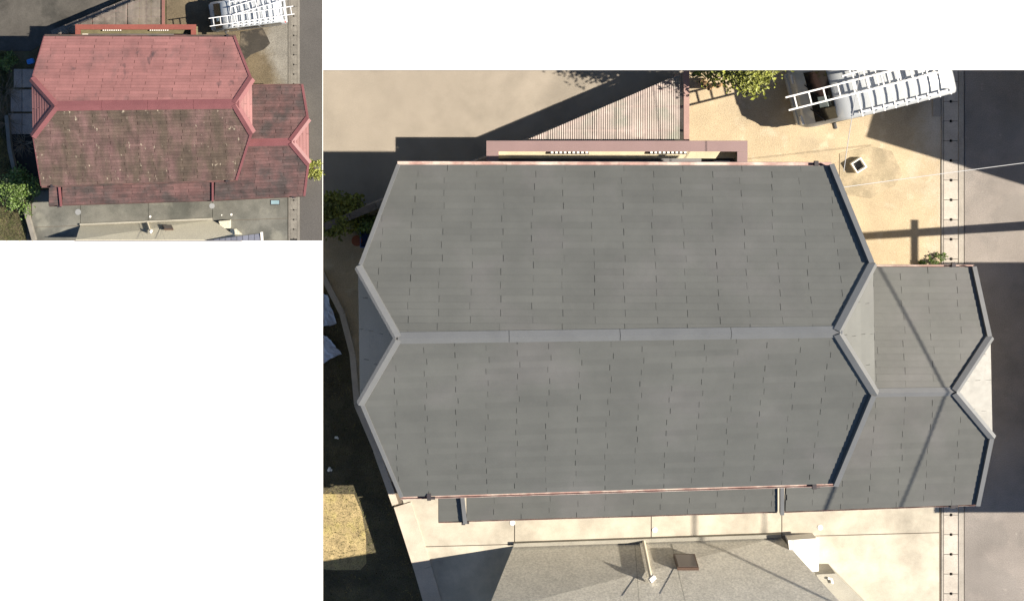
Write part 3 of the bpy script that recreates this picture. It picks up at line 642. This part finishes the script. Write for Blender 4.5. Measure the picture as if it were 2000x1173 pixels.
# bundle of poles
bp = empty('pole_bundle', P(1372, 172), 'bundle of upright tan bamboo poles between lean-to and leafy tree', 'poles')
for i, (px, py) in enumerate(((1366, 160), (1372, 166), (1378, 170), (1384, 174), (1401, 170))):
    t = P(px, py, 1.5); b1 = P(px + 8, py - 5, 0); mb = MB(); mb.tube([b1, t], .043, 10); po = mb.build('bamboo_pole', 'bamboo', bp); mb = MB(); dd = (t - b1).normalized(); mb.tube([t + dd * .001, t + dd * .004], .026, 10); mb.build('dark_bore_disc', 'hole', po)  # black disc paints the shaded bore of each pole
# white tub
tb = empty('plastic_tub', P(1674, 322), 'small white plastic tub with dark inside near the top right corner of the grey roof', 'tub')
c = P(1674, 322); rz = R(33)
mb = MB(); mb.box(c + Vector((0, 0, .015)), .26, .26, .02, rz); mb.build('floor', 'blackp', tb)
for i in range(4):
    a = rz + i * math.pi / 2; d = Vector((math.cos(a), math.sin(a), 0)); mb = MB(); mb.box(c + d * .147 + Vector((0, 0, .11)), .03, .324 if i % 2 else .263, .215, a); mb.build('side', 'whitep', tb)
# service cables from the eave corner
def cable(label, pts, r_, m='cable', n=14, sag=.15):
    a, b = Vector(pts[0]), Vector(pts[1]); mb = MB()
    mb.tube([a + (b - a) * (i / n) - Vector((0, 0, sag * 4 * (i / n) * (1 - i / n))) for i in range(n + 1)], r_, 6)
    return tag(mb.build('cable', m), label, 'cable')
# utility pole across the road (its shadow and those of its wires show)
up_ = empty('utility_pole', P(2075, 436), 'concrete utility pole beside the road, casting the long thin shadow on the yard', 'pole')
pb = P(2075, 436); ptop = pb + Vector((.15, -.70, 9.2)); mb = MB(); mb.tube([pb, ptop], [.13, .085], 12); mb.build('shaft', 'pole', up_)
mb = MB(); mb.bar(pb + Vector((-.75, -.65, 8.5)), pb + Vector((1.35, -.65, 8.5)), .09, .09); mb.build('crossarm', 'pole', up_)
mb = MB(); mb.bar(pb + Vector((.05, -1.15, 3.5)), pb + Vector((.05, .1, 3.5)), .10, .10); mb.build('step_arm', 'pole', up_)
up2 = empty('utility_pole', P(2075, 1560), 'second concrete utility pole farther down the road, beyond the picture', 'pole')
pb2 = P(2075, 1560); mb = MB(); mb.tube([pb2, pb2 + Vector((0, 0, 9.2))], [.16, .10], 12); mb.build('shaft', 'pole', up2)
mb = MB(); mb.bar(pb2 + Vector((-.75, 0, 8.5)), pb2 + Vector((1.35, 0, 8.5)), .09, .09); mb.build('crossarm', 'pole', up2)
for dx, r_, lb in ((-.7, .035, 'thick black overhead wire nearest the grey house'), (1.25, .024, 'thin black overhead wire farther from the grey house')):
    mb = MB(); a = pb + Vector((dx, -.65, 8.56)); b = pb2 + Vector((dx, 0, 8.56)); mb.tube([a + (b - a) * (i / 16) - Vector((0, 0, .5 * 4 * (i / 16) * (1 - i / 16))) for i in range(17)], r_, 6); tag(mb.build('overhead_wire', 'wire'), lb, 'wire')
cable('thin pale cable running right from the grey roof corner across the road', (P(1644, 366, 4.55), P(2150, 299, 3.9)), .008, sag=.1)
cable('short pale cable running up from the grey roof corner over the van', (P(1648, 335, 4.6), P(1690, 90, 5.2)), .009, sag=.1)
# buildings across the road, outside the picture, whose shadows lie on the road
def far_house(name, label, pts, hgt, m_wall, m_roof):
    root = empty(name, sum(pts, Vector()) / len(pts), label, 'building')
    mb = MB(); mb.slab([p + Vector((0, 0, hgt - .15)) for p in pts], hgt - .15); mb.build('wall', m_wall, root)
    c = sum(pts, Vector()) / len(pts); q = [c + (p - c) * 1.03 + Vector((0, 0, hgt)) for p in pts]
    mb = MB(); mb.slab(q, .148); mb.build('roof', m_roof, root)
    a, b = pts[0], pts[3]; d = (b - a); mb = MB(); mid = a + d * .5; o_ = Vector((d.y, -d.x, 0)).normalized()
    if o_.x > 0: o_ = -o_
    mb.box(mid + o_ * .03 + Vector((0, 0, 1.0)), .05, 1.8, 2.0, math.atan2(o_.y, o_.x)); mb.build('door', 'brownpane', root)
far_house('garage', 'low flat garage across the road from the annex', [P(2100, 993), P(2360, 993), P(2360, 519), P(2100, 519)], 3.3, 'siding', 'cap')
A_, B_ = P(2040, 262), P(2352, 357); nn = Vector((-(B_ - A_).y, (B_ - A_).x, 0)).normalized() * 7
far_house('neighbour_house', 'flat roofed house across the road, turned at an angle', [A_, B_, B_ + nn, A_ + nn], 4.1, 'stucco', 'cap')

# ================================================================== NEIGHBOUR BELOW
def neighbour(S):
    z0, z1, k = S['z0'], S['z1'], S['k']
    root = empty('neighbour_house', P(*S['base'], z0), S['label'], 'house')
    bL, bR = P(*S['bL'], z0), P(*S['bR'], z0); tL, tR = P(*S['tL'], z1), P(*S['tR'], z1)
    back = Vector((0, -S['depth'], 0)); mb = MB()
    lo = [bL, bR, bR + back, bL + back]; hi = [tL, tR, tR + back * .8, tL + back * .8]
    mb.prism(hi, lo); mb.build('wall', S['m'], root)
    mb = MB(); ov = .25 * k; q = [tL + Vector((-ov * .3, -.03, 0)), tR + Vector((ov * .3, -.03, 0)), tR + back * .8, tL + back * .8]
    mb.slab([p + Vector((0, 0, .13 * k)) for p in q], .12 * k); mb.build('roof', S['roof'], root)
    n = (bR - bL).cross(tL - bL).normalized()
    if n.y < 0: n = -n
    pl = (n, n.dot(bL))
    def on(px, py, d=0.0): return PL(px, py, pl) + n * d
    x0, y0, x1, y1 = S['win']; sk = S['skew']
    fr = [on(x0 + sk, y1), on(x1 + sk, y1), on(x1, y0), on(x0, y0)]
    mb = MB(); mb.prism([p + n * .085 * k for p in fr], [p + n * .002 for p in fr]); wn = mb.build('window_frame', 'brownpane', root)
    c = sum(fr, Vector()) / 4; q = [c + (p - c) * .86 for p in fr]
    mb = MB(); mb.prism([p + n * .094 * k for p in q], [p + n * .086 * k for p in q]); mb.build('pane', S['pane'], wn)
    for x0, y0, x1, y1 in S['pipes']:
        mb = MB(); mb.tube([on(x0, y0, .06 * k), on(x1, y1, .06 * k)], .045 * k, 10); pp = mb.build('downpipe', 'pipe', root)
        mb = MB(); mb.tube([on(x1 - 3 * k, y1 + 1, .05 * k), on(x1 + 6 * k, y1 - 3 * k, .12 * k)], .075 * k, 10); mb.build('pipe_elbow', 'whitep', pp)
    for x0, y0, x1, y1 in S['lines']:
        mb = MB(); mb.bar(on(x0, y0, .001), on(x1, y1, .001), .012 * k, .008 * k, n); mb.build('wall_joint', 'greyw', root)
    a, b = bL + Vector((0, .06 * k, 0)), bR + Vector((0, .06 * k, 0)); mb = MB(); mb.bar(a + Vector((0, 0, .07 * k)), b + Vector((0, 0, .07 * k)), .10 * k, .14 * k); mb.build('plinth', 'greyw', root)
    return root
neighbour(dict(z0=0.03, z1=3.1, k=1.0, base=(1260, 1100), label='cream stucco neighbour house at the bottom of the grey house picture', bL=(1003, 1065), bR=(1524, 1047), tL=(950, 1196), tR=(1660, 1196), depth=6, m='stucco', roof='cap', pane='pane', win=(1315, 1086, 1357, 1113), skew=8,
    pipes=((1257, 1060, 1272, 1136),), lines=((1240, 1062, 1248, 1172), (1312, 1062, 1338, 1172))))
wb = MB(); wb.slab([P(1549, 1119, .55), P(1597, 1119, .55), P(1597, 1052, .55), P(1541, 1056, .55)], .52)
box_ = empty('storage_box', P(1570, 1090, .03), 'bright white storage box on the pale paving beside the neighbour wall', 'box'); wb.build('body', 'whitep', box_, bevel=.015)
mb = MB(); mb.slab([P(1547, 1121, .60), P(1599, 1121, .60), P(1599, 1050, .60), P(1539, 1054, .60)], .045); mb.build('lid', 'whitep', box_, bevel=.01)
pw = empty('porch_wall', P(1640, 1140, .03), 'low grey stone porch wall running off the bottom right of the stucco house', 'wall')
mb = MB(); mb.slab([P(1640, 1210, .8), P(1722, 1210, .8), P(1632, 1119, .8), P(1594, 1121, .8)], .77); mb.build('wall', 'greyw', pw)
mb = MB(); mb.slab([P(1646, 1209, .86), P(1716, 1209, .86), P(1700, 1192, .86), P(1634, 1192, .86)], .058); mb.build('coping', 'ret', pw)
mb = MB(); a = P(1617, 1128, .84); mb.tube([a, a + Vector((.09, -.02, .02)), a + Vector((.12, -.14, 0))], .035, 8); mb.build('pipe_stub', 'whitep', pw)
for i, (px, py) in enumerate(((1001, 1020), (1602, 1029), (1279, 1034))):
    mb = MB(); c = P(px, py, .031); mb.tube([c, c + Vector((0, 0, .012))], .075, 16); tag(mb.build('drain_lid', 'whitep'), ('small white drain lid on the paving by the left end of the pent roof', 'small round white drain lid on the right paving slab', 'small white drain lid in the middle of the paving')[i], 'lid')

# ================================================================== LEFT GARDEN OF THE GREY HOUSE
gr = MB(); rnd = random.Random(4)
for i in range(16000):
    px, py = rnd.uniform(560, 850), rnd.uniform(470, 1250)
    xr = 640 + max(0, (py - 560)) * .30
    for (xa, ya), (xb, yb) in zip(ret_line, ret_line[1:]):
        if ya <= py <= yb: xr = xa + (xb - xa) * (py - ya) / (yb - ya)
    if px > xr - 9 or py < 545: continue
    c = P(px, py, -.8); a = rnd.uniform(0, 6.28); h = rnd.uniform(.03, .10); s = Vector((math.cos(a), math.sin(a), 0)) * .008; t = Vector((rnd.gauss(0, .04), rnd.gauss(0, .04), h))
    j = len(gr.v); gr.v += [c - s, c + s, c + t]; gr.f.append([j, j + 1, j + 2])
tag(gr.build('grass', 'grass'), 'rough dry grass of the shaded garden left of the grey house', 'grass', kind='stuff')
def sheet(name, label, cat, px, z, m, amp, n=8, thick=.012):
    a, b, c, d = [P(x, y, z) for x, y in px]; top = []; rnd = random.Random(int(px[0][0] + px[0][1] * 3)); mb = MB()
    for i in range(n + 1):
        for j in range(n + 1):
            s, t = i / n, j / n; p = (a * (1 - s) + b * s) * (1 - t) + (d * (1 - s) + c * s) * t
            mb.v.append(p + Vector((rnd.gauss(0, amp * .3), rnd.gauss(0, amp * .3), amp * (1 + math.sin(s * 7 + t * 3) * .5 + rnd.uniform(-.6, .6)))))
    for i in range(n):
        for j in range(n): q = i * (n + 1) + j; mb.f.append([q, q + 1, q + n + 2, q + n + 1])
    o = mb.build(name, m, smooth=False); so_ = o.modifiers.new('thickness', 'SOLIDIFY'); so_.thickness = thick
    return tag(o, label, cat)
sheet('plastic_sheet', 'crumpled pale blue sheet on the dark garden, upper of the two', 'sheet', ((600, 560), (640, 575), (658, 632), (612, 640)), -.78, 'tarp', .05)
sheet('plastic_sheet', 'crumpled pale blue sheet on the dark garden, lower of the two', 'sheet', ((600, 650), (640, 655), (668, 690), (610, 716)), -.78, 'tarp', .05)
sl_ = empty('paving_slab', P(655, 502, -.8), 'lone grey paving slab in the shade left of the grey roof', 'slab'); mb = MB(); mb.slab([P(600, 516, -.72), P(684, 516, -.72), P(684, 491, -.72), P(600, 491, -.72)], .08); mb.build('slab', 'b_paver', sl_, bevel=.01)
ct = empty('blue_crate', P(712, 462), 'dark blue plastic crate in the shade under the left roof edge', 'crate')
for nm, q, hh in (('base', (704, 445, 728, 484), .06), ('side', (703, 445, 705, 484), .4), ('side', (727, 445, 729, 484), .4), ('end', (705.2, 445, 726.8, 447, ), .4), ('end', (705.2, 482, 726.8, 484), .4)):
    mb = MB(); mb.slab(quad(*q, hh), hh - .002); mb.build(nm, 'blue', ct)
mb = MB(); mb.tube([P(697, 470), P(697, 470, .02), P(697, 470, .34)], [.10, .11, .15], 14); tag(mb.build('flower_pot', 'orange'), 'terracotta pot next to the dark blue crate left of the grey roof', 'pot')
for i, (px, py, s) in enumerate(((657, 853, .09), (643, 915, .12), (638, 545, .10), (648, 560, .09))):
    mb = MB(); c = P(px, py, -.76); mb.box(c + Vector((0, 0, .03)), s, s * .6, .08, i * 1.1); mb.box(c + Vector((s * .5, -.03, .02)), s * .5, s * .4, .05, i); tag(mb.build('scrap', 'whitep', bevel=.01), ('white scrap on the dark garden, upper of the two below the hip', 'white scrap on the dark garden, lower of the two below the hip', 'white scrap above the pale blue sheets, left one', 'white scrap above the pale blue sheets, right one')[i], 'scrap')

# ================================================================== THE RED-ROOFED SITE, a half-size twin on the deck
TB = TD + 0.04
K = 0.44
gB = [P(0 - 40, 470, TB), P(629.5, 470, TB), P(629.5, -60, TB), P(-40, -60, TB)]
struct('ground', gB, 0.039, 'b_soil')
struct('yard', [P(x, y, TB + .012) for x, y in ((325, 240), (572, 240), (572, -55), (325, -55))], .011, 'b_yard')
struct('dark_patch', [P(x, y, TB + .020) for x, y in ((470, 62), (513, 55), (522, 72), (528, 85), (515, 97), (490, 107), (478, 118), (468, 100))], .003, 'b_damp')
struct('side_road', [P(x, y, TB + .010) for x, y in ((-38, 100), (-38, -58), (262, -58), (228, 2), (150, 48), (120, 62), (60, 100))], .009, 'b_side')
struct('road', [P(585.5, 470, TB + .012), P(629.4, 470, TB + .012), P(629.4, -58, TB + .012), P(585.5, -58, TB + .012)], .011, 'b_road')
chb = struct('drain_channel', [P(563, 470, TB + .004), P(585.5, 470, TB + .004), P(585.5, -58, TB + .004), P(563, -58, TB + .004)], .003, 'hole')
mb = MB(); mb.slab(quad(580.5, -57, 585.2, 469.5, TB + .03), .025); mb.build('kerb', 'b_drain', chb)
mb = MB(); mb.slab(quad(563.3, -57, 566, 469.5, TB + .026), .02); mb.build('edging', 'b_drain', chb)
drain_covers(chb, 566.6, 580, [-43.8 + 18.9 * i for i in range(27)], 18.9, TB + .028, 'b_drain', .55, .02)
pb_ = struct('paving', [P(x, y, TB + .008) for x, y in ((52, 470), (562, 470), (562, 370), (52, 370))], .007, 'joint')
def jb(x): return 444 - (x - 60) * .0355
for x0, x1 in ((62, 157), (157, 289.5), (289.5, 415), (415, 562)):
    for top in (True, False):
        q = [P(x0, jb(x0), TB + .024), P(x1, jb(x1), TB + .024), P(x1, 372, TB + .024), P(x0, 372, TB + .024)] if top else [P(x0, 469.5, TB + .024), P(x1, 469.5, TB + .024), P(x1, jb(x1), TB + .024), P(x0, jb(x0), TB + .024)]
        if x0 == 62 and not top: q[0] = P(68, 469.5, TB + .024)
        mb = MB(); mb.slab(inset2(q, .006), .014); mb.build('slab', 'b_slab', pb_)
house(dict(zb=TB, k=K, base=P(290, 210, TB), label='house with faded red mossy shingle roof at the top left', single=False,
    course=0.079, len=0.66, gap=0.009, thick=0.011, lift=0.006, jit=0.025, cf=.90, m_up='b_red', m_lo='b_moss', m_ax='b_dark', m_axh='b_red', m_pent='b_dark', under='b_under', cap='b_cap', wall='siding', gut='b_dark',
    zr=2.35, ze=1.5, rL=(109, 207), rR=(459, 203), eUm=(275, 71), eLm=(272, 357), eUL=(86, 71), eUR=(460, 72), eLL=(80, 363), eLR=(464, 351),
    hUL=(62, 154), hUR=(492, 153), hLL=(64, 266), hLR=(493, 260),
    zar=1.45, zae=0.95, aL=(470, 279), aR=(569, 277), aUm=(545, 166.5), aLm=(510, 387), aUR=(592, 166), aUL=(470, 167), ahU=(603, 232), aLL=(418, 391), aLR=(596, 382), ahL=(604, 319), aLL2=(420, 340),
    zp=.90, pd=56, prise=.26, pent=[(121, 400), (414, 391), (414, 340), (121, 340)], pent2=[(95, 402), (117.5, 400.5), (117.5, 345), (95, 345)],
    battens=[(114.5, 345, 120, 401), (416, 345, 416, 391.5)], cw=.125, chh=.022, hip_h=.03, vw=.05, vh=.03, gw=.045, rparts=4,
    brackets=[(444, 70, 1.49), (443, 352, 1.49), (101, 363, 1.49), (572, 384, .94), (114, 402, .89)],
    balc=dict(z=1.2, outer=(147, 48, 383, 80), inner=(157, 58, 373), h=.42, lining='b_lining', cap='b_balc', ledge=8, grilles=((200, 238), (292, 330)), blocks=((159, 66, 172, 72), (352, 64, 366, 71)))))
shed('lean-to with grimy corrugated roof above the red-roofed house', P(260, 40, TB), ((112, 66), (318, 66), (318, -22)), (.85, .7), TB, K, 9, 'b_corr', 'b_frame', 319.5, (50, 32, 16), (165, 205, 245, 285))
block_wall('dark block wall along the side road above the red-roofed house', (110, 66), (262, 2), 11, TB + .012, .42, .12, 'block', K)
vb = P(484, 26, TB + .3); van('white van parked beside the red-roofed house, cut by the top edge', (vb.x, vb.y, TB + .018), R(180 + 7), .445, 'b_car')
ladder('white ladder on the van by the red-roofed house, nearest the red roof', P(409, 44, TB + .965), P(574, 20, TB + .965), .185, 12, .46)
ladder('white ladder on the van by the red-roofed house, farther from the red roof', P(452, 22, TB + 1.005), P(598, -20, TB + 1.005), .185, 11, .46)
nbB = neighbour(dict(z0=TB + .024, z1=TB + .75, k=K, base=(290, 455), label='pale stucco neighbour house below the red-roofed house', bL=(157, 440), bR=(415, 429), tL=(148, 468), tR=(470, 468), depth=.02, m='b_stucco', roof='b_tile', pane='pane', win=(317, 441.5, 335, 449.5), skew=4, pipes=((288, 437, 294, 455),), lines=((271, 436, 281, 468), (310, 434, 322, 468))))

# lids and small things on the weathered paving
mb = MB(); c = P(152.5, 414, TB + .025); mb.tube([c, c + Vector((0, 0, .006))], .072, 20); lid = tag(mb.build('manhole_lid', 'lidgrey'), 'round grey manhole lid on the dark paving, left one, below the red house', 'lid')
mb = MB(); c = P(414, 402, TB + .025); mb.tube([c, c + Vector((0, 0, .006))], .066, 20); tag(mb.build('manhole_lid', 'lidgrey'), 'round grey manhole lid near the middle of the paving below the red house', 'lid')
ml = empty('meter_lid', P(537, 395, TB + .024), 'pale blue rectangular meter lid on the paving below the red annex', 'lid')
mb = MB(); mb.slab(quad(528, 390, 546.5, 400, TB + .034), .009); mb.build('frame', 'gutter_dark', ml)
mb = MB(); mb.slab(quad(529.3, 391.2, 545.2, 398.6, TB + .039), .004); mb.build('lid', 'lidblue', ml)
for i, (px, py) in enumerate(((293.5, 423), (452, 419), (433, 420))):
    mb = MB(); c = P(px, py, TB + .025); mb.tube([c, c + Vector((0, 0, .008))], (.026, .026, .014)[i], 12); tag(mb.build('drain_lid', 'whitep'), ('small white drain lid left of centre on the paving below the red house', 'larger white drain lid on the paving right of the stucco wall corner', 'tiny white drain lid on the paving right of the stucco wall corner')[i], 'lid')
ws = empty('storage_box', P(440, 438, TB + .024), 'white storage box beside the stucco wall below the red house', 'box')
mb = MB(); mb.slab([P(432, 446, TB + .2), P(449, 446, TB + .2), P(449, 430, TB + .2), P(427, 432, TB + .2)], .17); mb.build('body', 'b_stucco', ws)
mb = MB(); mb.slab([P(448, 458, TB + .14), P(472, 458, TB + .14), P(460, 447, TB + .14), P(450, 447, TB + .14)], .115); mb.build('step', 'b_stucco', ws)
# tiled eave of the neighbour house
et = nbB; ZE = .78
mb = MB(); mb.slab([P(404, 469.4, TB + ZE), P(510, 469.4, TB + ZE), P(508, 456, TB + ZE), P(404, 468.6, TB + ZE)], .05); mb.build('roof_board', 'gutter_dark', et)
for i in range(9):
    xa = 406 + i * 11.4; ya = 469 - (xa - 404) * .125; xb = xa + 10.6; yb = 469 - (xb - 404) * .125
    mb = MB(); mb.prism([P(xa, 469.4, TB + ZE + .05), P(xb, 469.4, TB + ZE + .05), P(xb, yb, TB + ZE + .03), P(xa, ya, TB + ZE + .03)], [P(xa, 469.4, TB + ZE + .005), P(xb, 469.4, TB + ZE + .005), P(xb, yb, TB + ZE + .005), P(xa, ya, TB + ZE + .005)]); mb.build('roof_tile', 'b_tile', et)
mb = MB(); mb.bar(P(511, 453, TB + ZE + .04), P(512, 469.4, TB + ZE + .04), .05, .05); mb.build('end_trim', 'whitep', et)
# pavers on the left
pvb = empty('paver_path', P(40, 195, TB), 'three pinkish concrete pavers in a row left of the red roof', 'pavers')
for y0, y1, x0 in ((135, 171, 27), (175, 218, 21), (222, 262, 16)):
    for xa, xb in ((x0, 42.5), (43.5, 66)):
        mb = MB(); mb.slab(quad(xa, y0, xb, y1, TB + .03), .028); mb.build('paver', 'b_paver', pvb)
rwb = empty('retaining_wall', P(28, 350, TB), 'narrow grey wall top between rough grass and dark strip left of the red house', 'wall')
for (xa, ya), (xb, yb) in zip([(12, 225), (18, 290), (31, 350), (52, 420)], [(18, 290), (31, 350), (52, 420), (66, 470)]):
    A, B = P(xa, ya, TB + .16), P(xb, yb, TB + .16); d = (B - A).normalized(); n = Vector((-d.y, d.x, 0)) * .045
    mb = MB(); mb.slab([A - n, B - n, B + n, A + n], .158); mb.build('wall_section', 'b_drain', rwb)
mb = MB(); mb.slab(quad(18, 262, 82, 395, TB + .003), .002); tag(mb.build('dark_strip', 'hole'), kind='structure')  # flat near-black sheet on the soil, nothing cut below it
mb = MB(); mb.box(P(60, 120, TB + .09), .16, .12, .16, .3); tag(mb.build('blue_bucket', 'brightblue', bevel=.03), 'bright blue plastic container by the top left edge of the red roof', 'container')
def bushB(px, py, r, h, n, s, m, lb, **kw):
    c = P(px, py, TB + h * .5); return stem_bush('shrub', lb, 'shrub', (c.x, c.y), r, h, n, s, m, TB + .001, **kw)
bushB(42, 372, .50, .62, 4200, .065, 'leaf', 'large green shrub at the lower left corner of the red house', clumps=36, twigs=12)
bushB(613, 330, .22, .42, 1100, .055, 'leaf2', 'green shrub on the road edge right of the red annex', clumps=14)
bushB(14, 118, .24, .35, 900, .05, 'leaf', 'green shrub above the pinkish pavers at the left edge', clumps=12)
# bare twigs
def twigs(px, py, r, n, lb):
    c0 = P(px, py, TB + .002); mb = MB(); rnd = random.Random(int(px * 7 + py))
    for i in range(n):
        a = rnd.uniform(0, 6.28); b = c0 + Vector((math.cos(a), math.sin(a), 0)) * r * .15; a2 = a + rnd.gauss(0, .9)
        pts = [b]; d = Vector((math.cos(a2), math.sin(a2), rnd.uniform(.5, 1.3)))
        for k_ in range(4): d = d + Vector((rnd.gauss(0, .35), rnd.gauss(0, .35), -.18)); pts.append(pts[-1] + d.normalized() * r * .3)
        mb.tube(pts, [.006, .005, .004, .003, .002], 4)
    o = mb.build('bare_shrub', 'twig'); return tag(o, lb, 'shrub')
twigs(10, 180, .45, 60, 'bare twiggy shrub left of the upper pinkish pavers')
twigs(12, 235, .38, 50, 'bare twiggy shrub left of the lowest pinkish paver')
twigs(46, 280, .30, 45, 'bare pale twigs over the dark strip below the pavers')
gr = MB(); rnd = random.Random(9)
for i in range(9000):
    py = rnd.uniform(100, 469); px = rnd.uniform(0, 14 + max(0, py - 260) * .22)
    if 300 > py > 120 and px > 14: continue
    c = P(px, py, TB); a = rnd.uniform(0, 6.28); h = rnd.uniform(.02, .06); s = Vector((math.cos(a), math.sin(a), 0)) * .006; t = Vector((rnd.gauss(0, .03), rnd.gauss(0, .03), h))
    j = len(gr.v); gr.v += [c - s, c + s, c + t]; gr.f.append([j, j + 1, j + 2])
tag(gr.build('grass', 'grass'), 'rough grass strip along the left edge beside the red house', 'grass', kind='stuff')

for nm, gp in (('shrub', 'shrubs round the two houses'), ('bare_shrub', 'bare twigs beside the pavers'), ('weed', 'weeds at the annex wall'), ('ladder', 'ladders carried on the vans'), ('drain_lid', 'small white drain lids in the paving'), ('manhole_lid', 'manhole lids in the paving'),
               ('scrap', 'white scraps on the garden'), ('plastic_sheet', 'sheets on the garden'), ('utility_pole', 'poles along the road'), ('overhead_wire', 'overhead wires along the road'), ('cable', 'service cables at the roof corner'), ('van', 'vans with roof racks')):
    for o in bpy.data.objects:
        if o.parent is None and o.name.split('.')[0] == nm: o['group'] = gp
